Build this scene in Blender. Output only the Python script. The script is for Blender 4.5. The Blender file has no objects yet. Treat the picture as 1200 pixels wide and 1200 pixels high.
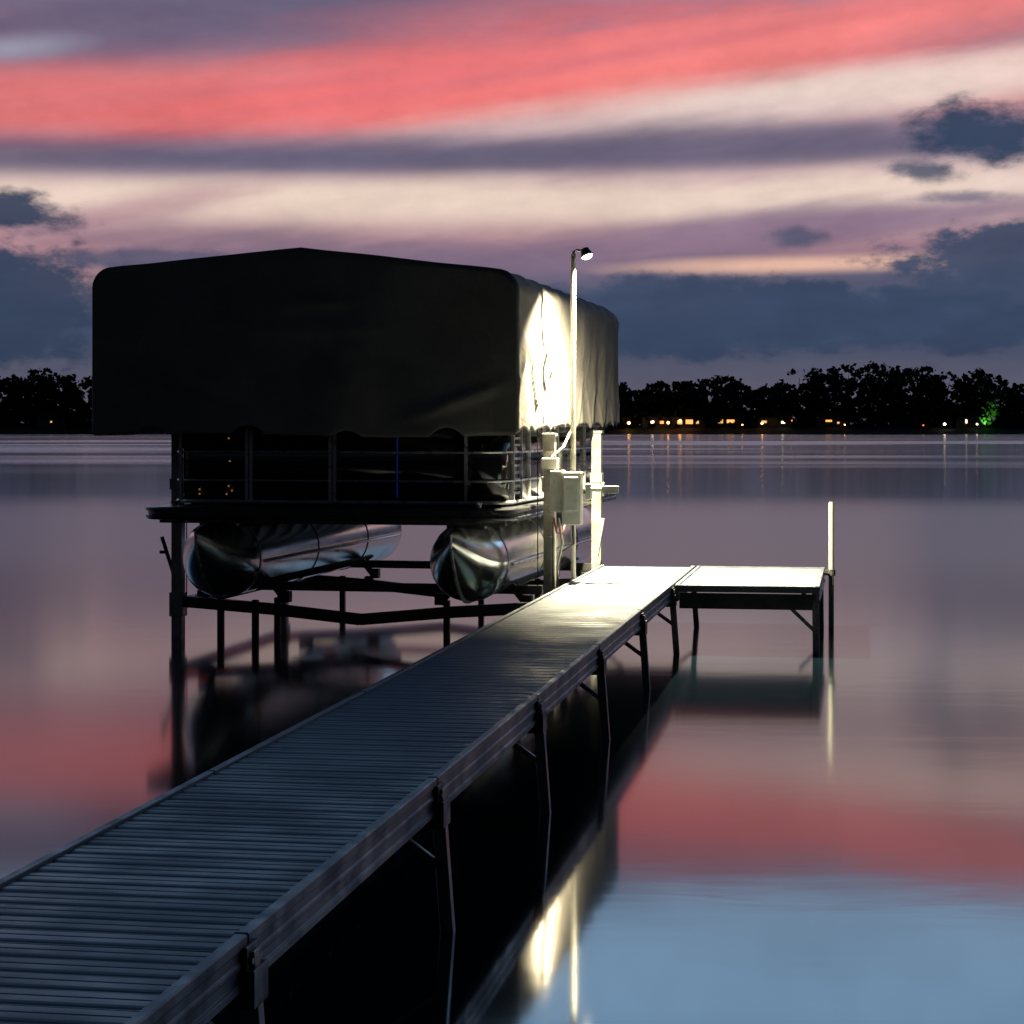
import bpy, math, random
from math import sin, cos, pi, radians, sqrt
from mathutils import Vector, Matrix, noise
random.seed(7)
S = bpy.context.scene
S.view_settings.view_transform = 'Standard'
S.view_settings.look = 'None'
S.view_settings.exposure = 0

def lin(c):
    return tuple(((v/255)/12.92 if v/255 <= 0.04045 else ((v/255+0.055)/1.055)**2.4) for v in c)

# ------------------------------------------------------------------ node helpers
class NT:
    def __init__(s, tree):
        s.t = tree; s.n = tree.nodes; s.l = tree.links
    def new(s, typ, **kw):
        n = s.n.new(typ)
        for k, v in kw.items(): setattr(n, k, v)
        return n
    def set(s, sock, v):
        if isinstance(v, bpy.types.NodeSocket): s.l.new(v, sock)
        elif isinstance(v, (tuple, list)) and len(v) == 3 and sock.type == 'RGBA': sock.default_value = (*v, 1)
        else: sock.default_value = v
    def m(s, op, a, b=None, c=None, clamp=False):
        n = s.new('ShaderNodeMath', operation=op, use_clamp=clamp)
        s.set(n.inputs[0], a)
        if b is not None: s.set(n.inputs[1], b)
        if c is not None: s.set(n.inputs[2], c)
        return n.outputs[0]
    def mix(s, f, a, b):
        n = s.new('ShaderNodeMix', data_type='RGBA')
        s.set(n.inputs[0], f); s.set(n.inputs[6], a); s.set(n.inputs[7], b)
        return n.outputs[2]
    def rng(s, v, a, b, c, d, smooth=True):
        n = s.new('ShaderNodeMapRange', interpolation_type='SMOOTHSTEP' if smooth else 'LINEAR')
        for i, x in enumerate((v, a, b, c, d)): s.set(n.inputs[i], x)
        return n.outputs[0]
    def xyz(s, x, y, z=0.0):
        n = s.new('ShaderNodeCombineXYZ')
        s.set(n.inputs[0], x); s.set(n.inputs[1], y); s.set(n.inputs[2], z)
        return n.outputs[0]
    def noise(s, vec, scale, detail=4, rough=.5, dist=0):
        n = s.new('ShaderNodeTexNoise')
        s.l.new(vec, n.inputs['Vector'])
        n.inputs['Scale'].default_value = scale; n.inputs['Detail'].default_value = detail
        n.inputs['Roughness'].default_value = rough; n.inputs['Distortion'].default_value = dist
        return n.outputs['Fac']
    def ramp(s, f, stops):
        n = s.new('ShaderNodeValToRGB'); s.l.new(f, n.inputs[0])
        e = n.color_ramp.elements
        while len(e) > 1: e.remove(e[-1])
        e[0].position = stops[0][0]; e[0].color = (*stops[0][1], 1)
        for p, c in stops[1:]:
            k = e.new(p); k.color = (*c, 1)
        return n.outputs[0]

# ------------------------------------------------------------------ SKY (world)
W = bpy.data.worlds.new("World"); S.world = W; W.use_nodes = True
W.cycles.sampling_method = 'MANUAL'; W.cycles.sample_map_resolution = 256
N = NT(W.node_tree); N.n.clear()
tc = N.new('ShaderNodeTexCoord'); sp = N.new('ShaderNodeSeparateXYZ'); N.l.new(tc.outputs['Generated'], sp.inputs[0])
X, Y, Z = sp.outputs
az = N.m('MULTIPLY', N.m('ARCTAN2', X, Y), 2.0)
hyp = N.m('SQRT', N.m('ADD', N.m('MULTIPLY', X, X), N.m('MULTIPLY', Y, Y)))
el = N.m('MULTIPLY', N.m('DIVIDE', Z, N.m('MAXIMUM', hyp, 0.05)), 2.0)
vst = N.xyz(az, N.m('MULTIPLY', N.m('SUBTRACT', el, N.m('MULTIPLY', az, 0.12)), 6.0))
vlu = N.xyz(az, N.m('MULTIPLY', el, 1.9), 3.3)
nst = N.noise(vst, 2.2, 3, .55)
nst2 = N.noise(vst, 5.5, 3, .6)
nlu = N.noise(vlu, 8.0, 3, .6)
nlu2 = N.noise(vlu, 30.0, 4, .65)
nS = N.m('ADD', N.m('MULTIPLY', N.m('SUBTRACT', nst, .5), 1.0), N.m('MULTIPLY', N.m('SUBTRACT', nst2, .5), .6))
nL = N.m('ADD', N.m('SUBTRACT', nlu, .5), N.m('MULTIPLY', N.m('SUBTRACT', nlu2, .5), .55))
elw = N.m('ADD', el, N.m('MULTIPLY', nS, 0.04))
def T(y): return (503-y)/1200
stops = [(-.05, (60, 60, 75)), (T(470), (94, 90, 108)), (T(430), (84, 86, 106)), (T(405), (64, 75, 99)), (T(350), (66, 78, 103)), (T(318), (104, 98, 119)),
         (T(292), (172, 130, 140)), (T(262), (192, 160, 160)), (T(232), (224, 198, 186)), (T(206), (196, 168, 170)),
         (T(182), (120, 109, 130)), (T(150), (172, 138, 146)), (T(108), (214, 130, 132)), (T(60), (166, 114, 128)), (T(10), (118, 107, 132))]
LO, HI = -.05, 1.35
st = [((t-LO)/(HI-LO), lin(c)) for t, c in stops]
st += [((.430-LO)/(HI-LO), (.24, .30, .45)), ((.452-LO)/(HI-LO), (.48, .74, 1.08)), ((.56-LO)/(HI-LO), (.70, 1.20, 1.80)), ((.72-LO)/(HI-LO), (.26, .50, .85)), ((.95-LO)/(HI-LO), (.05, .10, .22)), (1.0, (.027, .06, .135))]
fac = N.m('DIVIDE', N.m('SUBTRACT', elw, LO), HI-LO, clamp=True)
col = N.ramp(fac, st)
P2 = N.xyz(az, el)
def blob(col, cx, cy, rx, ry, rot, c, op=1., soft=.5, amp=.6, kind='s'):
    mp = N.new('ShaderNodeMapping', vector_type='TEXTURE'); N.l.new(P2, mp.inputs[0])
    mp.inputs['Location'].default_value = ((cx-600)/1200, (503-cy)/1200, 0)
    mp.inputs['Rotation'].default_value = (0, 0, radians(rot)); mp.inputs['Scale'].default_value = (rx/1200, ry/1200, 1)
    ln = N.new('ShaderNodeVectorMath', operation='LENGTH'); N.l.new(mp.outputs[0], ln.inputs[0])
    d = N.m('MULTIPLY_ADD', nS if kind == 's' else nL, amp, ln.outputs['Value'])
    mk = N.rng(d, 1+soft, 1-soft, 0.0, op)
    return N.mix(mk, col, lin(c))
B = [
 (230, 26, 420, 44, 7, (106, 97, 123), .9, .7, 1.5, 's'),
 (700, 4, 260, 20, 5, (186, 114, 126), .7, .8, 1.2, 's'),
 (150, 126, 470, 34, 3, (230, 120, 121), .9, .85, 1.6, 's'),
 (560, 92, 330, 46, 8, (238, 114, 115), .9, .85, 1.7, 's'),
 (960, 44, 380, 37, 8, (247, 134, 131), .9, .85, 1.7, 's'),
 (700, 70, 300, 9, 9, (206, 112, 124), .55, .9, 1.8, 's'),
 (300, 105, 260, 8, 6, (204, 112, 122), .5, .9, 1.8, 's'),
 (20, 70, 70, 12, 8, (160, 164, 184), .7, .95, 1.4, 's'),
 (960, 118, 330, 26, 5, (236, 215, 206), .95, .85, 1.5, 's'),
 (1180, 88, 180, 24, 8, (238, 210, 201), .6, .85, 1.5, 's'),
 (700, 150, 260, 14, 3, (206, 178, 180), .6, .8, 1.4, 's'),
 (400, 186, 620, 22, 1.5, (97, 93, 117), .9, .75, 1.6, 's'),
 (850, 168, 260, 22, 2, (109, 101, 124), .75, .85, 1.6, 's'),
 (520, 236, 560, 22, 0, (238, 214, 198), .8, .85, 1.8, 's'),
 (1050, 225, 260, 20, 4, (238, 214, 200), .8, .85, 1.8, 's'),
 (170, 248, 120, 14, 12, (170, 126, 142), .6, .9, 1.8, 's'),
 (420, 300, 280, 22, -3, (118, 104, 126), .75, .8, 1.7, 's'),
 (860, 278, 330, 22, 5, (132, 111, 134), .85, .8, 1.7, 's'),
 (1000, 262, 240, 14, 4, (142, 117, 140), .8, .8, 1.6, 's'),
 (930, 312, 150, 8, 1, (242, 194, 170), .85, .9, 1.5, 's'),
 (80, 330, 50, 26, 10, (214, 158, 150), .5, .8, 1.5, 's'),
 (960, 372, 560, 42, 1, (58, 71, 97), .97, .22, 2.2, 'l'),
 (760, 348, 130, 26, 0, (62, 74, 100), .9, .3, 2.2, 'l'),
 (1180, 308, 180, 42, 4, (66, 78, 104), .96, .22, 2.2, 'l'),
 (1120, 238, 60, 7, 0, (100, 98, 122), .75, .6, 2.2, 'l'),
 (10, 350, 130, 70, -12, (54, 67, 91), .97, .25, 2.2, 'l'),
 (30, 256, 84, 28, -6, (54, 66, 90), .97, .35, 2.2, 'l'),
 (190, 308, 120, 12, 0, (84, 86, 112), .8, .5, 2.2, 'l'),
 (1140, 166, 92, 32, -3, (55, 69, 95), .98, .42, 2.3, 'l'),
 (1072, 206, 40, 12, -3, (76, 84, 109), .9, .6, 2.4, 'l'),
 (930, 280, 28, 10, 0, (84, 88, 112), .85, .6, 2.4, 'l'),
]
for b in B: col = blob(col, *b)
shade = N.m('ADD', 1.0, N.m('ADD', N.m('MULTIPLY', nS, .35), N.m('MULTIPLY', nL, .38)))
dim = N.rng(Y, -.15, .85, .05, 1.0)
below = N.rng(el, -.12, -.01, .15, 1.0)
k = N.m('MULTIPLY', N.m('MULTIPLY', shade, dim), below)
vm = N.new('ShaderNodeVectorMath', operation='SCALE'); N.l.new(col, vm.inputs[0]); N.l.new(k, vm.inputs['Scale'])
bg = N.new('ShaderNodeBackground'); N.l.new(vm.outputs[0], bg.inputs[0]); bg.inputs[1].default_value = 1.0
wo = N.new('ShaderNodeOutputWorld'); N.l.new(bg.outputs[0], wo.inputs[0])

# ------------------------------------------------------------------ materials
def mat(name, base, rough=.5, metal=0., var=.25, vscale=6., bump=0., bscale=40., bdist=.003, emit=None, estr=0, ior=1.5, dirt=None, spec=.5):
    m = bpy.data.materials.new(name); m.use_nodes = True
    n = NT(m.node_tree); p = n.n['Principled BSDF']
    tcn = n.new('ShaderNodeTexCoord'); v = tcn.outputs['Object']
    a = n.noise(v, vscale, 3, .6)
    c2 = tuple(max(0, x*(1-var)) for x in base); c1 = tuple(min(1, x*(1+var)) for x in base)
    c = n.mix(n.rng(a, .3, .7, 0., 1.), c2, c1)
    if dirt:
        d = n.noise(v, vscale*3.1, 5, .7)
        c = n.mix(n.rng(d, .52, .68, 0., .7), c, dirt)
    n.l.new(c, p.inputs['Base Color'])
    rr = n.rng(a, .3, .7, rough*.75, min(1, rough*1.3)); n.l.new(rr, p.inputs['Roughness'])
    p.inputs['Metallic'].default_value = metal; p.inputs['IOR'].default_value = ior; p.inputs['Specular IOR Level'].default_value = spec
    if bump:
        b = n.new('ShaderNodeBump'); b.inputs['Strength'].default_value = bump; b.inputs['Distance'].default_value = bdist
        n.l.new(n.noise(v, bscale, 3, .6), b.inputs['Height']); n.l.new(b.outputs[0], p.inputs['Normal'])
    if emit:
        p.inputs['Emission Color'].default_value = (*emit, 1); p.inputs['Emission Strength'].default_value = estr
        m.cycles.emission_sampling = 'NONE'
    return m
M_deck = mat('deck_aluminium', (.145, .165, .19), .46, 0, .18, 2.2, .15, 60, .002, dirt=(.10, .113, .13), spec=.20)
M_alu = mat('dock_aluminium', (.13, .14, .16), .45, .15, .2, 5, .2, 50, .002, spec=.3)
M_galv = mat('galvanised_steel', (.22, .22, .22), .45, .7, .3, 9, .2, 60, .002, dirt=(.07, .055, .04))
M_dark = mat('dark_steel', (.055, .055, .055), .5, .4, .3, 9, .2, 60)
M_post = mat('lift_aluminium', (.38, .37, .33), .4, .3, .15, 7, .2, 60, .002, dirt=(.20, .17, .13))
M_pole = mat('pole_vinyl', (.22, .215, .195), .5, 0, .1, 7, dirt=(.16, .14, .115))
M_pont = mat('pontoon_aluminium', (.72, .70, .66), .20, .94, .06, 2, .10, 2.6, .02)
M_black = mat('boat_panel_black', (.008, .008, .010), .10, 0, .2, 4)
M_rail = mat('rail_aluminium', (.55, .55, .55), .3, .5, .1, 6)
M_trim = mat('deck_trim', (.05, .05, .055), .3, .3, .2, 6)
M_box = mat('winch_plastic', (.62, .61, .54), .45, 0, .08, 12, dirt=(.42, .40, .32))
M_bulb = mat('lamp_lens', (.9, .9, .8), .3, emit=(1., .93, .72), estr=6)
M_red = mat('cable_red', (.5, .08, .03), .5)
M_carp = mat('bunk_carpet', (.03, .03, .032), .95, 0, .3, 30, .6, 200)
M_hose = mat('black_rubber', (.02, .02, .02), .6)

# canvas
m = bpy.data.materials.new('canvas'); m.use_nodes = True; n = NT(m.node_tree); p = n.n['Principled BSDF']
v = n.new('ShaderNodeTexCoord').outputs['Object']
c = n.mix(n.rng(n.noise(v, 1.4, 4, .6), .3, .7, 0., 1.), (.20, .178, .158), (.265, .24, .215))
c = n.mix(n.rng(n.noise(v, 9, 5, .7), .55, .75, 0., .5), c, (.155, .138, .122))
n.l.new(c, p.inputs['Base Color']); p.inputs['Roughness'].default_value = .75
p.inputs['Specular IOR Level'].default_value = .15
b1 = n.new('ShaderNodeBump'); b1.inputs['Strength'].default_value = .5; b1.inputs['Distance'].default_value = .02
n.l.new(n.noise(v, 4.5, 4, .55, 1.2), b1.inputs['Height'])
b2 = n.new('ShaderNodeBump'); b2.inputs['Strength'].default_value = .25; b2.inputs['Distance'].default_value = .002
n.l.new(n.noise(v, 140, 1), b2.inputs['Height']); n.l.new(b1.outputs[0], b2.inputs['Normal']); n.l.new(b2.outputs[0], p.inputs['Normal'])
M_canvas = m

# water
m = bpy.data.materials.new('water'); m.use_nodes = True; n = NT(m.node_tree); p = n.n['Principled BSDF']
g = n.new('ShaderNodeNewGeometry'); s3 = n.new('ShaderNodeSeparateXYZ'); n.l.new(g.outputs['Position'], s3.inputs[0])
px, py, pz = s3.outputs
p.inputs['Base Color'].default_value = (.004, .009, .014, 1); p.inputs['IOR'].default_value = 1.42
wv = n.noise(n.xyz(n.m('MULTIPLY', px, .015), n.m('MULTIPLY', py, .05)), 1.0, 3, .6)
yy = n.m('ADD', py, n.m('MULTIPLY', n.m('MULTIPLY', n.m('SUBTRACT', wv, .5), py), .28))
A = n.m('MULTIPLY', n.rng(yy, 16., 34., 0., 1.), n.rng(yy, 44., 62., 1., 0.))
lg_ = n.m('LOGARITHM', n.m('MAXIMUM', py, 1.0), 2.718)
stn = n.noise(n.xyz(n.m('MULTIPLY', px, .006), n.m('MULTIPLY', lg_, 6.0)), 1.0, 3, .6)
Bm = n.m('MULTIPLY', n.rng(yy, 78., 135., 0., 1.), n.rng(stn, .44, .62, .05, 1.))
Bm = n.m('MULTIPLY', Bm, n.rng(py, 250., 600., 1., .35))
ro = n.m('ADD', n.rng(py, 8., 13., .060, .10), n.m('ADD', n.m('MULTIPLY', A, .10), n.m('MULTIPLY', Bm, .15)))
n.l.new(ro, p.inputs['Roughness'])
wn = n.noise(n.xyz(n.m('MULTIPLY', px, .5), n.m('MULTIPLY', py, 1.3)), 1.6, 3, .5, .3)
wn2 = n.noise(n.xyz(n.m('MULTIPLY', px, .12), n.m('MULTIPLY', py, .2)), .5, 2, .5)
bp = n.new('ShaderNodeBump'); bp.inputs['Distance'].default_value = .02
n.l.new(n.rng(wn2, .40, .72, .006, .08), bp.inputs['Strength'])
n.l.new(wn, bp.inputs['Height']); n.l.new(bp.outputs[0], p.inputs['Normal'])
M_water = m

# ------------------------------------------------------------------ mesh builder
class MB:
    def __init__(s): s.v = []; s.f = []
    def add(s, vs, fs):
        o = len(s.v); s.v += [tuple(x) for x in vs]; s.f += [tuple(i+o for i in f) for f in fs]
    def box(s, c, size, R=None):
        hx, hy, hz = size[0]/2, size[1]/2, size[2]/2
        vs = [Vector((x, y, z)) for x in (-hx, hx) for y in (-hy, hy) for z in (-hz, hz)]
        if R is not None: vs = [R @ q for q in vs]
        vs = [q+Vector(c) for q in vs]
        s.add(vs, [(0, 1, 3, 2), (4, 6, 7, 5), (0, 4, 5, 1), (2, 3, 7, 6), (0, 2, 6, 4), (1, 5, 7, 3)])
    def beam(s, a, b, w, h):
        a = Vector(a); b = Vector(b); d = b-a; L = d.length; d.normalize()
        up = Vector((0, 0, 1)) if abs(d.z) < .95 else Vector((0, 1, 0))
        x = d.cross(up).normalized(); z = x.cross(d)
        R = Matrix((x, d, z)).transposed()
        s.box((a+b)/2, (w, L, h), R)
    def tube(s, pts, r, n=10, cap=True):
        pts = [Vector(q) for q in pts]; rings = []
        prev = None
        for i, q in enumerate(pts):
            if i == 0: d = pts[1]-q
            elif i == len(pts)-1: d = q-pts[i-1]
            else: d = (pts[i+1]-pts[i-1])
            d.normalize()
            if prev is None:
                up = Vector((0, 0, 1)) if abs(d.z) < .9 else Vector((1, 0, 0))
                x = d.cross(up).normalized()
            else:
                x = (prev-d*prev.dot(d)).normalized()
            prev = x; y = d.cross(x)
            rr = r[i] if isinstance(r, (list, tuple)) else r
            rings.append([q+x*rr*cos(2*pi*k/n)+y*rr*sin(2*pi*k/n) for k in range(n)])
        vs = [w for rg in rings for w in rg]; fs = []
        for i in range(len(rings)-1):
            for k in range(n):
                fs.append((i*n+k, i*n+(k+1) % n, (i+1)*n+(k+1) % n, (i+1)*n+k))
        if cap:
            fs.append(tuple(range(n-1, -1, -1))); fs.append(tuple((len(rings)-1)*n+k for k in range(n)))
        s.add(vs, fs)
    def grid(s, rows):
        w = len(rows[0]); vs = [q for r in rows for q in r]
        fs = [(i*w+j, i*w+j+1, (i+1)*w+j+1, (i+1)*w+j) for i in range(len(rows)-1) for j in range(w-1)]
        s.add(vs, fs)
    def obj(s, name, mt, parent=None, smooth=False, bevel=0, solid=0):
        me = bpy.data.meshes.new(name); me.from_pydata(s.v, [], s.f); me.materials.append(mt)
        me.validate(); me.update()
        o = bpy.data.objects.new(name, me); S.collection.objects.link(o)
        if parent: o.parent = parent
        if smooth:
            for pl in me.polygons: pl.use_smooth = True
        if solid:
            md = o.modifiers.new('s', 'SOLIDIFY'); md.thickness = solid; md.offset = 0
        if bevel:
            md = o.modifiers.new('b', 'BEVEL'); md.width = bevel; md.segments = 2; md.limit_method = 'ANGLE'
        return o
def smooth_angle(o, deg=40):
    import bmesh
    bm = bmesh.new(); bm.from_mesh(o.data)
    bmesh.ops.recalc_face_normals(bm, faces=bm.faces)
    for f in bm.faces: f.smooth = True
    for e in bm.edges:
        if len(e.link_faces) == 2 and e.calc_face_angle(0) > radians(deg): e.smooth = False
    bm.to_mesh(o.data); bm.free()
def empty(name, loc=(0, 0, 0), rz=0):
    e = bpy.data.objects.new(name, None); S.collection.objects.link(e)
    e.location = loc; e.rotation_euler = (0, 0, rz); e.empty_display_size = .2
    return e

# ------------------------------------------------------------------ water
b = MB(); b.add([(-4000, -60, 0), (4000, -60, 0), (4000, 846, 0), (-4000, 846, 0)], [(0, 1, 2, 3)]); b.obj('water', M_water)

# ------------------------------------------------------------------ dock
TH = math.atan(409/2400)
D = empty('dock', (-1.603, 0, 0), -TH)
DZ = .57; WD = .911; SL = 2.434
joints = [-4.3, -1.874, .56, 2.994, 5.43, 7.862, 10.296, 12.73, 15.165, 17.6, 20.034]
def planks(mb, x0, x1, y0, y1):
    NP = 18
    pitch = (y1-y0)/NP
    prof = [(0, -.03), (0, -.004), (.006, -.0035), (.014, -.001), (.026, .0012), (.045, .0018), (.060, .0015), (.064, .0), (.070, .0), (.074, .0015), (.09, .0018), (.107, .0012), (.119, -.001), (.127, -.0035), (.133, -.004), (.133, -.03)]
    k = (pitch-.0015)/.133
    for i in range(NP):
        yb = y0+i*pitch+.0008; dz = random.uniform(-.0006, .0006); tl = random.uniform(-.0008, .0008)
        vs = [(x0, yb+a*k, DZ+z+dz) for a, z in prof]+[(x1, yb+a*k, DZ+z+dz+tl) for a, z in prof]
        q = len(prof)
        fs = [(j, j+q, j+q+1, j+1) for j in range(q-1)]
        mb.add(vs, fs)
pk = MB()
sb = MB(); bolts = MB()
def side_beam(mb, x, sgn, y0, y1):
    pr = [(0, .012), (.03, .012), (.034, .008), (.034, -.018), (.028, -.022), (.028, -.048), (.033, -.052), (.033, -.066), (.028, -.07), (.028, -.098), (.036, -.102), (.036, -.125), (0, -.125)]
    vs = [(x+sgn*a, y0, DZ+z) for a, z in pr]+[(x+sgn*a, y1, DZ+z) for a, z in pr]; q = len(pr)
    fs = [(j, j+1, j+1+q, j+q) for j in range(q-1)]+[(q-1, 0, q, 2*q-1), tuple(range(q)), tuple(range(2*q-1, q-1, -1))]
    mb.add(vs, fs)
for i in range(len(joints)-1):
    a, c = joints[i]+.003, joints[i+1]-.003
    planks(pk, -WD+.034, -.034, a, c)
    side_beam(sb, -.033, 1, a, c); side_beam(sb, -WD+.033, -1, a, c)
    sb.box((-WD/2, a+.014, DZ-.073), (WD-.07, .026, .10)); sb.box((-WD/2, c-.014, DZ-.073), (WD-.07, .026, .10))
    sb.box((-WD/2, (a+c)/2, DZ-.082), (WD-.07, .05, .06))
planks(pk, .055, 1.205, 17.65, 20.0)
side_beam(sb, 1.205, 1, 17.606, 20.034); side_beam(sb, .055, -1, 17.606, 20.034)
sb.box((.63, 20.02, DZ-.055), (1.15, .026, .134)); sb.box((.63, 17.625, DZ-.018), (1.21, .045, .056))
o = pk.obj('decking', M_deck, D)
o = sb.obj('side_rails', M_alu, D, bevel=.002)
lg = MB(); br = MB()
def hframe(y, x0, x1, splay=.05, brace=True):
    for x, sg in ((x0, -1), (x1, 1)):
        lg.beam((x, y, DZ-.03), (x+sg*splay*1.9, y+.01, -.75), .05, .05)
        br.box((x, y, DZ-.12), (.075, .13, .1))
        if brace:
            lg.beam((x+sg*.02, y, DZ-.33), (x-sg*.26, y, DZ-.13), .028, .028)
    lg.beam((x0, y, DZ-.15), (x1, y, DZ-.15), .04, .05)
for s_ in joints[1:-1]:
    hframe(s_, -WD+.0, -.0)
hframe(20.0, -WD+.02, -.02)
br.box((.62, 17.66, DZ-.125), (1.12, .05, .13))
for s_ in (17.75, 19.9):
    lg.beam((1.2, s_, DZ-.03), (1.215, s_, -.75), .055, .055)
    lg.beam((1.2, s_, DZ-.38), (1.0, s_, DZ-.19), .03, .03)
for s_ in joints[1:-1]:
    for x, sg in ((0, 1), (-WD, -1)):
        br.box((x+sg*.008, s_, DZ-.055), (.014, .11, .085))
        for dy in (-.035, .035):
            bolts.tube([(x+sg*.012, s_+dy, DZ-.05), (x+sg*.026, s_+dy, DZ-.05)], .009, 6)
lg.obj('legs', M_galv, D, bevel=.003); br.obj('leg_brackets', M_dark, D, bevel=.003); bolts.obj('bolts', M_galv, D)

# mooring pole at the platform corner
P = empty('mooring_pole', (3.055, 19.6, 0))
b = MB(); b.tube([(0, 0, -.8), (0, 0, 1.19), (0, 0, 1.205)], [.026, .026, .018], 14); o = b.obj('pole', M_pole, P); smooth_angle(o)
b = MB(); b.tube([(0, 0, .5), (0, 0, .56)], .04, 14); b.box((-.04, 0, .53), (.07, .05, .05)); b.obj('clamp', M_dark, P, bevel=.004)

# ------------------------------------------------------------------ lamp post
L = empty('lamp_post', (.545, 18.2, 0))
b = MB(); b.tube([(0, 0, -.6), (0, 0, 3.46)], .023, 14); o = b.obj('pole', M_post, L); smooth_angle(o)
b = MB()
b.tube([(0, 0, 3.44), (0.0, 0, 3.475), (.03, -.01, 3.49), (.07, -.02, 3.485)], .012, 8)
for z in (.5, .42): b.box((.012, 0, z), (.075, .07, .03))
o = b.obj('bracket', M_post, L, bevel=.002)
hd = Vector((.115, -.03, 3.455)); ax = Vector((.34, -.22, -.91)).normalized()
b = MB(); b.tube([hd-ax*.055, hd-ax*.05, hd-ax*.01, hd+ax*.020, hd+ax*.021, hd+ax*.01], [.02, .036, .048, .062, .055, .05], 18, cap=False)
b.tube([hd-ax*.056, hd-ax*.054], .02, 12)
o = b.obj('lamp_head', M_dark, L); smooth_angle(o)
b = MB(); b.tube([hd+ax*.012, hd+ax*.024, hd+ax*.04, hd+ax*.05], [.053, .052, .036, .01], 18); b.obj('lens', M_bulb, L, smooth=True)
ld = bpy.data.lights.new('bulb_light', 'SPOT'); ld.energy = 5600; ld.color = (1.0, .90, .60); ld.spot_size = radians(152); ld.spot_blend = 1.0; ld.shadow_soft_size = .03
lo = bpy.data.objects.new('bulb_light', ld); S.collection.objects.link(lo); lo.parent = L
lo.location = hd+ax*.085; lo.rotation_euler = Vector((.30, .16, -.93)).to_track_quat('-Z', 'Y').to_euler()

# ------------------------------------------------------------------ boat lift
AN = radians(11.5)
F = empty('boat_lift', (.057, 17.2, 0), -AN)
XR, XL, YF, YB = .10, -3.36, .9, 4.0
b = MB()
for x, y, t in ((XR, YF, 1.84), (XL, YF, 1.98), (XR-.08, YB, 1.86), (XL, YB, 2.0)):
    b.box((x, y, (t-.8)/2), (.10, .10, t+.8))
    b.box((x, y, .3), (.13, .13, .22))
    b.box((x, y, 1.4), (.125, .125, .10))
    b.box((x, y, t+.01), (.12, .12, .03))
o = b.obj('corner_posts', M_post, F, bevel=.006)
b = MB()
for y in (YF, YB):
    pts = [(XL, y, .33), (XL+.9, y, .27), (-1.63, y, .19), (XR-.9, y, .27), (XR-.02, y, .33)]
    for q in range(4): b.beam(pts[q], pts[q+1], .09, .10)
    pts = [(XL+.1, y+.28, .46), (XR-.12, y+.28, .46)]
    b.beam(pts[0], pts[1], .07, .08)
b.beam((XL, YF, .30), (XL, YB, .30), .07, .10); b.beam((XR-.03, YF, .30), (XR-.05, YB, .30), .07, .10)
PCX = (-2.82, -.56)
for cx in PCX:
    for sg in (-1, 1):
        x = cx+sg*.24
        for y in (YF+.28, YB+.28):
            b.beam((x+sg*.16, y, .32), (x, y, .52), .04, .06)
            b.box((x+sg*.16, y, .36), (.09, .1, .1))
for x, y in ((-2.95, YF), (-2.62, YF), (-2.5, YF+.28), (-.9, YF+.28), (-2.7, YB), (-1.2, YB), (-.6, YB)):
    b.beam((x, y, .35), (x, y, -.6), .055, .055)
b.beam((XL-.02, YF, .5), (XL-.12, YF-.1, .92), .03, .03); b.box((XL-.1, YF-.1, .78), (.08, .02, .03))
b.obj('lift_frame', M_dark, F, bevel=.004)
b = MB()
for cx in PCX:
    for sg in (-1, 1):
        x = cx+sg*.22; R = Matrix.Rotation(-sg*radians(35), 3, 'Y')
        b.box((x, 2.7, .50), (.13, 3.9, .045), R)
b.box((-1.63, YF+.28, .53), (.07, .07, .06))
b.obj('bunks', M_carp, F, bevel=.006)
b = MB()
b.box((XR+.24, YF-.22, 1.30), (.165, .15, .46)); b.box((XR+.10, YF-.16, 1.36), (.12, .12, .36)); b.box((XR+.24, YF-.30, 1.34), (.13, .02, .30))
b.box((XR+.02, YF-.09, 1.60), (.14, .1, .10)); b.box((XR+.38, YF-.2, 1.36), (.05, .10, .14))
b.obj('winch_box', M_box, F, bevel=.012)
b = MB()
b.tube([(XR+.36, YF-.2, 1.38), (XR+.52, YF-.2, 1.38)], .022, 12); b.tube([(XR+.50, YF-.2, 1.38), (XR+.515, YF-.2, 1.38)], .06, 16)
b.box((XR+.58, YF-.2, 1.375), (.12, .06, .065)); b.tube([(XR+.05, YF-.1, 1.1), (XR+.05, YF-.1, .34)], .014, 8)
b.tube([(XR+.10, YF-.12, 1.12), (XR+.13, YF-.1, .9), (XR+.08, YF-.08, .7), (XR+.09, YF-.08, .45)], .012, 8)
b.tube([(XR+.02, YF-.07, 1.65), (XR+.12, YF+.0, 1.74), (XR+.16, YF+.2, 1.9)], .012, 8)
for z in (.75, .95, 1.15, 1.5, 1.7): b.box((XR, YF-.057, z), (.06, .02, .02))
b.beam((XR-.02, YB-.4, .6), (XR+.05, YB-.4, 1.0), .035, .05)
o = b.obj('drive_rod', M_post, F, bevel=.002)
b = MB(); b.tube([(XR+.06, YF-.15, 1.13), (XR+.09, YF-.17, 1.0), (XR+.14, YF-.15, .98), (XR+.16, YF-.12, 1.08)], .008, 8)
b.obj('cable', M_red, F, smooth=True)
b = MB(); b.tube([(XR-.1, YF-.05, 1.9), (XR-.1, YF-.05, .4)], .005, 6); b.tube([(XL+.1, YF-.05, 1.9), (XL+.1, YF-.05, .4)], .005, 6)
b.tube([(XR+.24, YF-.2, 1.08), (XR+.23, YF-.1, .9), (XR+.1, YF-.05, .82), (XR+.07, YF-.04, .5)], .012, 8)
b.obj('lift_cables', M_hose, F)

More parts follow.
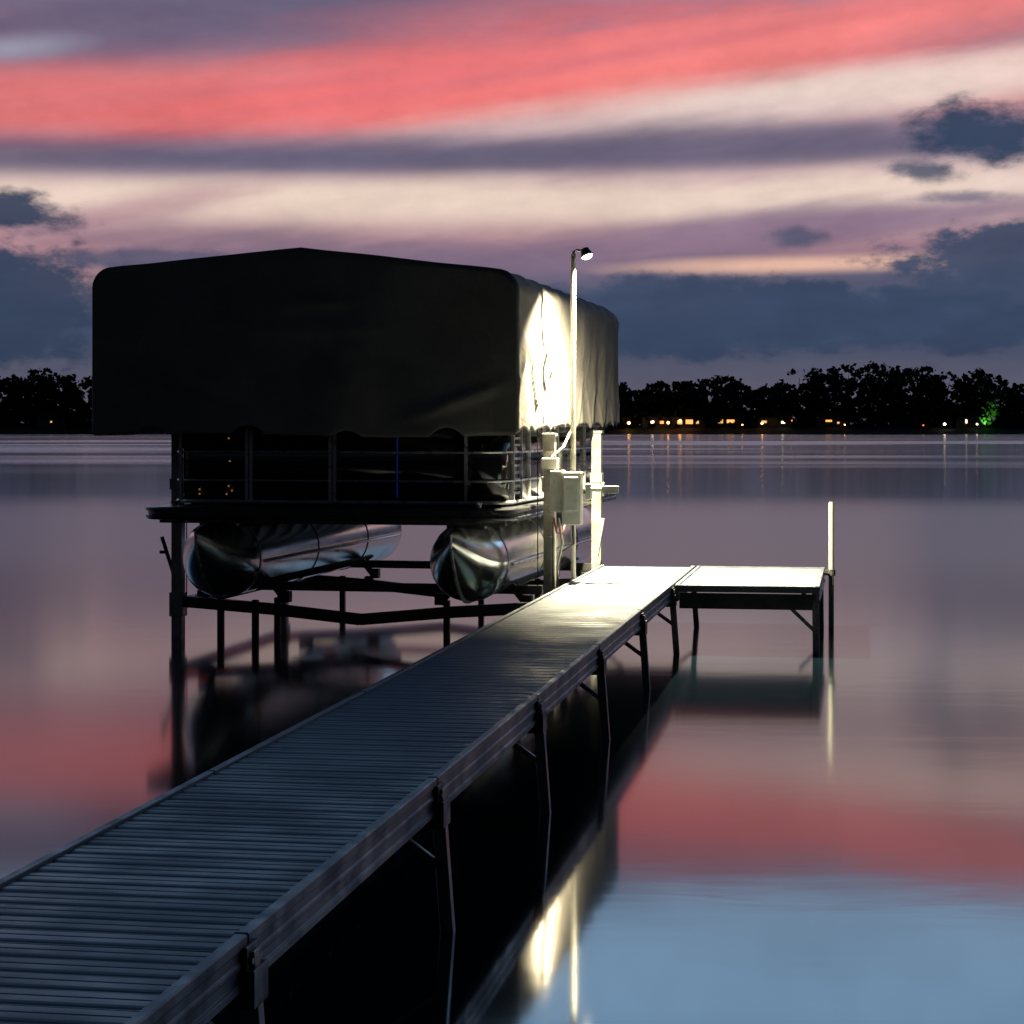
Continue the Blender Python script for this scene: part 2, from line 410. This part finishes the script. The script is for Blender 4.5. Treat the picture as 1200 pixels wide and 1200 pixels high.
# canopy
CX0, CX1, CL = -3.83, 0.0, 5.92
EZ, RID = 3.235, 3.43
def lift(x): return .075*(-x/3.83)
def roofz(x):
    u = abs(x-(CX0+CX1)/2)/((CX1-CX0)/2)
    return EZ+(RID-EZ)*(1-u)
RC = .17
def topz(x):
    e = min(x-CX0, CX1-x)
    z = roofz(x)
    if e < RC: z = z-RC+sqrt(max(0, RC*RC-(RC-e)**2))
    return z+lift(x)
def nz(*a): return noise.noise(Vector(a))
def foldR(y, z):
    d = .022*nz(y*1.1, z*1.2, 3)+.012*nz(y*3.3, z*1.6, 8)
    h = max(0, min(1, (2.9-z)/1.0))
    d += .020*h*sin(y*10+1.5*sin(z*2+y))*(.4+.6*abs(nz(y*.8, 4, 1))*2)
    q = (y % .75)/.75-.5
    zz = 2.62-1.6*q*q*1.2
    d += .03*math.exp(-((z-zz+.25*(y-0.4)*.3)/.07)**2)*(1 if y < 2.5 else .3)
    d += .018*math.exp(-((z-2.25-.9*q)/.05)**2)*(1 if y < 1.8 else .2)
    return d
def sag(y):
    q = (y % .66)/.66
    return -.022*sin(pi*q)
def hem_side(y):
    q = (y % .37)/.37
    return 1.855+.012*y+.05*abs(sin(pi*q))**.6 + .012*nz(y*2, 1, 1)
def hem_front(x):
    h = 1.84+.012*sin(x*2.2+1)-.015*(x/3.83)
    for k, c in enumerate((-3.28, -2.38, -1.50, -.62)):
        w = .13+.02*(k % 2); h += (.075 if k != 2 else .05)*max(0, 1-((x-c)/w)**2)
    return h
b = MB(); rows = []
ny = 240
for i in range(ny+1):
    y = CL*i/ny
    endr = 0
    e2 = CL-y
    if e2 < .22: endr = .22-sqrt(max(0, .22**2-(.22-e2)**2))
    elif y < .03: endr = .03-y
    row = []
    nzs = 40
    hb = hem_side(y)
    zt = topz(CX1)
    for j in range(nzs+1):
        z = hb+(zt-hb)*j/nzs
        edge = min(1, y/.15)*min(1, (CL-y)/.15)
        row.append((CX1-endr+(foldR(y, z))*edge*min(1, (zt-z)/.1+.15)+sag(y)*.4, y, z))
    for j in range(1, 9):
        a = pi/2*j/8; x = CX1-RC+RC*cos(a); row.append((x-endr*cos(a)+sag(y)*.5*cos(a), y, topz(x)+sag(y)*sin(a)-endr*.5*sin(a)))
    for j in range(1, 30):
        x = CX1-RC+(CX0-CX1+2*RC)*j/30; row.append((x, y, topz(x)+sag(y)*.8-endr*.5+.006*nz(x*2, y*2, 5)))
    for j in range(8, -1, -1):
        a = pi/2*j/8; x = CX0+RC-RC*cos(a); row.append((x+endr*cos(a), y, topz(x)+sag(y)*sin(a)-endr*.5*sin(a)))
    zt = topz(CX0)
    for j in range(nzs-1, -1, -1):
        z = hb+(zt-hb)*j/nzs
        edge = min(1, y/.15)*min(1, (CL-y)/.15)
        row.append((CX0+endr-foldR(y+9, z)*edge, y, z))
    rows.append(row)
b.grid(rows)
def endsheet(yb, sgn, inset):
    xs = []
    for j in range(9): a = pi/2*j/8; xs.append(CX0+inset+RC-RC*cos(a))
    nx = 150
    xs += [CX0+inset+RC+(CX1-CX0-2*inset-2*RC)*j/nx for j in range(1, nx)]
    for j in range(8, -1, -1): a = pi/2*j/8; xs.append(CX1-inset-RC+RC*cos(a))
    rws = []
    for x in xs:
        r = []
        tt = topz(min(max(x+ (inset if x > -1.9 else -inset), CX0), CX1))-(.05 if inset > .1 else .012)
        hb = hem_front(x)
        e = min(1, min(x-CX0-inset, CX1-inset-x)/.2)
        for j in range(37):
            z = hb+(tt-hb)*j/36
            d = .04*nz(x*.9, z*1.3, 20)+.022*nz(x*3, z*2, 30)+.022*max(0, (2.8-z))*sin(x*7+2*nz(x, z, 2))
            d += .04*math.exp(-((z-2.15-.35*(x+.5))/.05)**2)*max(0, 1-abs(x+.5)/.8)
            d += .04*math.exp(-((z-2.3+.3*(x+3.0))/.05)**2)*max(0, 1-abs(x+3.0)/.7)
            d += .03*math.exp(-((z-2.98)/.03)**2)*max(0, 1-abs(x+1.75)/.5)
            d += .02*math.exp(-((z-2.75)/.05)**2)*max(0, 1-abs(x+1.9)/1.2)
            r.append((x, yb+sgn*(d*e*min(1, (tt-z)/.15)), z))
        rws.append(r)
    b.grid(rws)
endsheet(.0, -1, 0.03); endsheet(CL, 1, .2)
o = b.obj('canopy_cover', M_canvas, F, smooth=True, solid=.004)
b = MB()
for y in [.08+.65*k for k in range(9)]+[CL-.3]:
    pts = [(CX0+.12, y, 1.97), (CX0+.12, y, 3.0)]+[(CX0+.14+(CX1-CX0-.28)*j/12, y, topz(CX0+.2+(CX1-CX0-.4)*j/12)-.10) for j in range(13)]+[(CX1-.12, y, 3.0), (CX1-.12, y, 1.97)]
    b.tube(pts, .014, 6)
for x in (CX0+.12, CX1-.12): b.tube([(x, .08, 1.98), (x, CL-.3, 1.98)], .018, 8)
for y in (YF, YB): b.tube([(XL, y, 1.97), (CX1-.12, y, 1.97)], .02, 8)
b.obj('canopy_frame', M_post, F)

# ------------------------------------------------------------------ pontoon boat
PB = empty('pontoon_boat', (.057, 17.2, 0), -AN)
BC = -1.69; HW = 1.65
def rpath(x0, x1, y0, y1, rf, rb, n=8, closed=True):
    pts = []
    for cx, cy, r, a0 in ((x1-rf, y0+rf, rf, -90), (x1-rb, y1-rb, rb, 0), (x0+rb, y1-rb, rb, 90), (x0+rf, y0+rf, rf, 180)):
        for k in range(n+1):
            a = radians(a0+90*k/n); pts.append((cx+r*cos(a), cy+r*sin(a)))
    return pts
pts = rpath(BC-HW, BC+HW, -.14, 5.75, .30, .1)
b = MB()
prof = [(-.03, 1.115), (.0, 1.12), (.012, 1.135), (.012, 1.155), (.0, 1.165), (.0, 1.19), (.014, 1.195), (.014, 1.222), (-.02, 1.23)]
cx, cy = BC, 2.8
rws = []
for off, z in prof:
    r = []
    for x, y in pts+[pts[0]]:
        dx, dy = x-cx, y-cy
        r.append((x+off*(1 if dx > 0 else -1), y+off*(1 if dy > 0 else -1), z))
    rws.append(r)
b.grid(rws); nn = len(pts)
b.add([(x, y, 1.228) for x, y in pts], [tuple(range(nn))]); b.add([(x, y, 1.118) for x, y in pts], [tuple(range(nn-1, -1, -1))])
o = b.obj('deck', M_trim, PB); smooth_angle(o, 50)
b = MB()
for k in range(11):
    y = .15+.52*k; b.box((BC, y, 1.098), (HW*2-.2, .05, .036))
for cx_ in PCX:
    for k in range(10):
        b.box((cx_, .5+.55*k, 1.07), (.34, .10, .06))
b.obj('cross_members', M_galv, PB)
R0 = .345; ZC = .745
for i_, cx_ in enumerate(PCX):
    b = MB(); n_ = 40
    sts = []
    for k in range(15):
        u = 1-k/14.0
        y = .62-.72*u
        wx = R0*max(.012, (1-u**1.6))**.75; wz = R0*max(.05, (1-.82*u**2.6))
        zc = ZC+(R0-wz)*.75
        sts.append((y, wx, wz, zc))
    for y in [.9, 1.5, 2.2, 3., 3.8, 4.6, 5.3, 5.6]: sts.append((y, R0, R0, ZC))
    sts += [(5.66, R0*.97, R0*.97, ZC), (5.72, R0*.85, R0*.85, ZC), (5.76, R0*.5, R0*.5, ZC), (5.77, .01, .01, ZC)]
    rws = [[(cx_+wx*cos(2*pi*k/n_), y, zc+wz*sin(2*pi*k/n_)) for k in range(n_+1)] for y, wx, wz, zc in sts]
    b.grid(rws); o = b.obj('pontoon_tube_%d' % (i_+1), M_pont, PB, smooth=True)
    b = MB()
    for y in (.62, 2.4, 4.2): b.tube([(cx_+(R0+.003)*cos(2*pi*k/40), y, ZC+(R0+.003)*sin(2*pi*k/40)) for k in range(41)], .006, 6, cap=False)
    kp = [(cx_, s[0]-.004, s[3]-s[2]-.008) for s in sts[:19]]
    b.tube(kp, .014, 6)
    b.tube([(cx_, sts[0][0]-.004, sts[0][3]-sts[0][2]), (cx_, sts[0][0]-.012, sts[0][3]+sts[0][2]*.9)], .012, 6)
    for sg in (-1, 1):
        b.tube([(cx_+sg*(R0+.01), .75, ZC-.03), (cx_+sg*(R0+.02), 2.5, ZC-.03), (cx_+sg*(R0+.02), 5.4, ZC-.03)], .014, 6)
    b.obj('pontoon_trim_%d' % (i_+1), M_rail, PB)
FX0, FX1 = BC-1.52, BC+1.50
fp = rpath(FX0, FX1, .30, 5.5, .30, .12, 10)
b = MB(); b.grid([[(x, y, z) for x, y in fp+[fp[0]]] for z in (1.27, 1.6, 1.93)]); b.obj('fence_panels', M_black, PB, smooth=True, solid=.006)
b = MB()
cxx, cyy = BC, 2.9
def outp(x, y, o_): return (x+o_*(1 if x > cxx else -1)*(min(1, max(0, (abs(x-cxx)-1.1)/.38))), y+o_*(1 if y > cyy else -1)*(min(1, max(0, (abs(y-cyy)-2.2)/.38))))
for z, r in ((1.265, .018), (1.45, .010), (1.70, .010), (1.94, .018)):
    b.tube([(*outp(x, y, .012), z) for x, y in fp+[fp[0]]], r, 8, cap=False)
px_ = [FX0+.72, FX0+.76, FX0+1.48, FX0+1.52, FX1-.33]
for x in px_: b.box((x, .288, 1.6), (.028, .03, .68))
for y in (.62, .98, 1.35, 2.1, 2.8, 3.6, 4.4, 5.2):
    for x in (FX0-.012, FX1+.012): b.box((x, y, 1.6), (.03, .028, .68))
b.box((FX0+.08, .36, 1.6), (.028, .028, .68))
o = b.obj('fence_rails', M_rail, PB)
b = MB()
for k in range(9): b.box((FX1+.009, .8, 1.34+.06*k), (.012, .30, .022))
b.obj('side_louvre', M_rail, PB, bevel=.003)
b = MB(); b.box((-1.13, .293, 1.60), (.008, .006, .58)); b.obj('blue_reflection_strip', mat('reflection_blue', (.01, .01, .03), .3, emit=(.04, .05, .7), estr=.10), PB)  # faint glowing strip added as a blue reflection on the panel, no lamp
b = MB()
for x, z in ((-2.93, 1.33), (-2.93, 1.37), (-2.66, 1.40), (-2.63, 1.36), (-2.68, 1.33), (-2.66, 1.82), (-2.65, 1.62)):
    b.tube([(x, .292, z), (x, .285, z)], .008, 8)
b.obj('amber_reflection_dots', mat('reflection_amber', (.02, .01, .01), .3, emit=(1., .42, .15), estr=.22), PB)  # glowing dots added as orange reflections of house lights, not boat lamps
b = MB()
for x0_, x1_, y0_, y1_ in ((FX0+.08, FX0+.7, .5, 2.6), (FX1-.7, FX1-.08, .6, 2.6), (FX0+.08, FX1-.5, 4.5, 5.3)):
    b.box(((x0_+x1_)/2, (y0_+y1_)/2, 1.42), (x1_-x0_, y1_-y0_, .38))
    b.box((x0_+.1, (y0_+y1_)/2, 1.78), (.14, y1_-y0_, .4))
b.obj('seats', mat('seat_vinyl', (.15, .14, .13), .5), PB, bevel=.04)
b = MB()
for x in (BC-1.35, BC+1.35):
    b.box((x, -.02, 1.25), (.03, .06, .03)); b.tube([(x, -.10, 1.27), (x, .08, 1.27)], .012, 8)
b.obj('cleats', M_rail, PB)

# ------------------------------------------------------------------ far shore
M_ground = mat('far_shore_grass', (.03, .04, .02), .9, 0, .4, .05)
b = MB(); rws = []
for y, z in ((838, -.4), (842, .25), (846, 1.2), (856, 2.6), (900, 3.2), (1200, 4), (3500, 5)):
    rws.append([(x, y+ (3*sin(x*.03)+2*sin(x*.11) if y < 850 else 0), z) for x in range(-3900, 3901, 30)])
b.grid(rws); b.obj('far_shore', M_ground, smooth=True)

prof_px = [(-2500, 436), (-400, 440), (0, 431), (50, 425), (110, 437), (200, 440), (400, 436), (600, 442), (735, 438), (757, 450), (775, 442), (830, 433), (860, 438), (885, 449), (908, 446), (935, 428), (1000, 421), (1085, 420), (1108, 436), (1120, 434), (1150, 420), (1175, 440), (1210, 446), (1400, 432), (3000, 438)]
def tree_h(x, y):
    q = 600+x*2400/y
    for i in range(len(prof_px)-1):
        if prof_px[i][0] <= q <= prof_px[i+1][0]:
            t = (q-prof_px[i][0])/(prof_px[i+1][0]-prof_px[i][0]); yy = prof_px[i][1]*(1-t)+prof_px[i+1][1]*t
            return (510-yy)/2400*850
    return 24
tv = []; tf = []; tk = MB()
rnd = random.Random(3)
def rv(s=1.):
    return Vector((rnd.gauss(0, 1), rnd.gauss(0, 1), rnd.gauss(0, s)))
def leaf(c, s):
    o = len(tv)
    a = rv().normalized(); bb = a.cross(rv()).normalized()
    tv.extend([tuple(c+a*s), tuple(c+bb*s*.8), tuple(c-a*s*.8), tuple(c-bb*s*.7)]); tf.append((o, o+1, o+2, o+3))
def tree(x, y, H, dens=1.):
    cw = H*rnd.uniform(.34, .5); zb = H*rnd.uniform(.05, .12)
    tk.tube([(x, y, .5), (x+rnd.uniform(-.5, .5), y, H*.5), (x+rnd.uniform(-1, 1), y, H*.85)], [.5, .3, .1], 5)
    for k in range(3):
        a = rnd.uniform(0, 6.28); z = H*rnd.uniform(.3, .6); tk.tube([(x, y, z), (x+cw*.7*cos(a), y+cw*.7*sin(a), z+H*.2)], [.2, .06], 4)
    for k in range(int(42*dens)):
        a = rnd.uniform(0, 6.28); u = rnd.random()**.8; z = zb+(H*.95-zb)*u
        rr = cw*(sin(pi*min(1, (u*.76+.18)))**.6)*sqrt(rnd.random())
        c = Vector((x+rr*cos(a), y+rr*sin(a), z)); sz = rnd.uniform(.05, .085)*H
        for q in range(13):
            leaf(c+rv(.8)*sz*.5, rnd.uniform(.6, 1.5))
x = -560
while x < 600:
    for y0 in (864, 882):
        tree(x+rnd.uniform(-3, 3), y0+rnd.uniform(-6, 6), tree_h(x, y0)*rnd.uniform(.86, 1.0)*(1 if y0 == 882 else .85))
    x += 7.5
for k in range(14000):
    x = rnd.uniform(-600, 640); z = min(16, abs(rnd.gauss(0, 6.5))); leaf(Vector((x, rnd.uniform(858, 888), 2+z)), rnd.uniform(1.0, 2.4))
M_leaf = mat('foliage', (.03, .04, .02), .9, 0, .5, .15, spec=.1)
b = MB(); b.v = tv; b.f = tf
TR = empty('distant_trees'); b.obj('foliage', M_leaf, TR); tk.obj('trunks', mat('bark', (.05, .04, .03), .9), TR)

M_wall = mat('house_siding', (.12, .11, .10), .8); M_roof = mat('house_roof', (.03, .03, .03), .9)
def wm(n_, c, s): return mat(n_, (.5, .4, .3), .5, emit=c, estr=s)
M_w1 = wm('window_warm', (1., .38, .10), 1.8); M_w2 = wm('window_yellow', (1., .55, .18), 1.0); M_w3 = wm('window_white', (1., .80, .5), 2.6)
def wx(px, y): return (px-600)*y/2400
for px, wins, w in ((805, [(-3, 2.2, 2.0, 1.6, M_w1), (1, 2.4, 3.0, 1.8, M_w1), (4.4, 2.2, 1.2, 1.2, M_w2)], 15), (852, [(-3, 2.6, 2.6, 1.6, M_w2), (1.5, 2.6, 3.2, 1.4, M_w1)], 14),
                    (770, [(-2, 2.0, 1.4, 1.6, M_w3), (2, 2.2, 1.6, 1.2, M_w1)], 12), (908, [(-4.5, 2.4, 2.2, 1.0, M_w2), (3.5, 2.2, 1.6, 1.0, M_w3)], 14),
                    (974, [(-1, 2.8, 2.6, .8, M_w1), (3, 2., 1., .8, M_w2)], 12), (1138, [(-2, 2.6, .8, 1.6, M_w3)], 12), (60, [(0, 2.4, .7, .7, M_w2)], 12)):
    y = 857; H_ = empty('lakeside_house', (wx(px, y), y, 2.6))
    b = MB(); b.box((0, 4, 2.2), (w, 8, 4.6)); b.obj('walls', M_wall, H_)
    b = MB(); b.add([(-w/2-.5, -.6, 4.4), (w/2+.5, -.6, 4.4), (w/2+.5, 8.6, 4.4), (-w/2-.5, 8.6, 4.4), (-w/2-.5, 4, 7), (w/2+.5, 4, 7)], [(0, 1, 5, 4), (2, 3, 4, 5), (0, 4, 3), (1, 2, 5), (0, 3, 2, 1)]); b.obj('roof', M_roof, H_)
    for k, (x, z, ww, hh, mt) in enumerate(wins):
        b = MB(); b.box((x, -.03, z), (ww, .05, hh)); b.obj('window_%d' % (k+1), mt, H_)
M_sl = [wm('globe_orange', (1., .42, .10), 14), wm('globe_white', (1., .80, .48), 9), wm('globe_red', (1., .15, .05), 4)]
for px, z, mi, r in ((737, 2.2, 0, .7), (765, 2.8, 1, .55), (783, 2.4, 0, .6), (797, 3.2, 0, .6), (893, 2.2, 0, .5), (917, 2.8, 1, .4), (1107, 1.8, 1, .6), (1082, 1.6, 2, .3), (928, 3.6, 2, .3), (1145, 2.0, 1, .4), (870, 1.8, 0, .3), (990, 1.8, 0, .3)):
    y = 849; Q = empty('shore_lamp', (wx(px, y), y, 1.6))
    b = MB(); b.tube([(0, 0, -.5), (0, 0, z)], .08, 6); b.obj('post', M_dark, Q)
    b = MB(); b.tube([(0, 0, z+r*2*k/8) for k in range(9)], [max(.02, r*sin(pi*k/8)) for k in range(9)], 10); b.obj('globe', M_sl[mi], Q, smooth=True)
Q = empty('garden_floodlight', (wx(1160, 853), 853, 2.2)); b = MB(); b.box((0, 0, .3), (.5, .3, .4)); b.obj('housing', M_dark, Q, bevel=.03)
gl = bpy.data.lights.new('green_light', 'SPOT'); gl.energy = 12000; gl.color = (.22, 1., .15); gl.shadow_soft_size = .2; gl.spot_size = radians(70); gl.spot_blend = .6
go = bpy.data.objects.new('green_light', gl); S.collection.objects.link(go); go.parent = Q; go.location = (0, .1, .7)
go.rotation_euler = Vector((0, .75, .66)).to_track_quat('-Z', 'Y').to_euler()

# ------------------------------------------------------------------ camera
cam = bpy.data.cameras.new('camera'); co = bpy.data.objects.new('camera', cam); S.collection.objects.link(co)
co.location = (0, 0, 1.9); co.rotation_euler = (pi/2, 0, 0)
cam.sensor_width = 36; cam.lens = 72; cam.shift_y = -97/1200; cam.clip_end = 8000; cam.clip_start = .05
S.camera = co
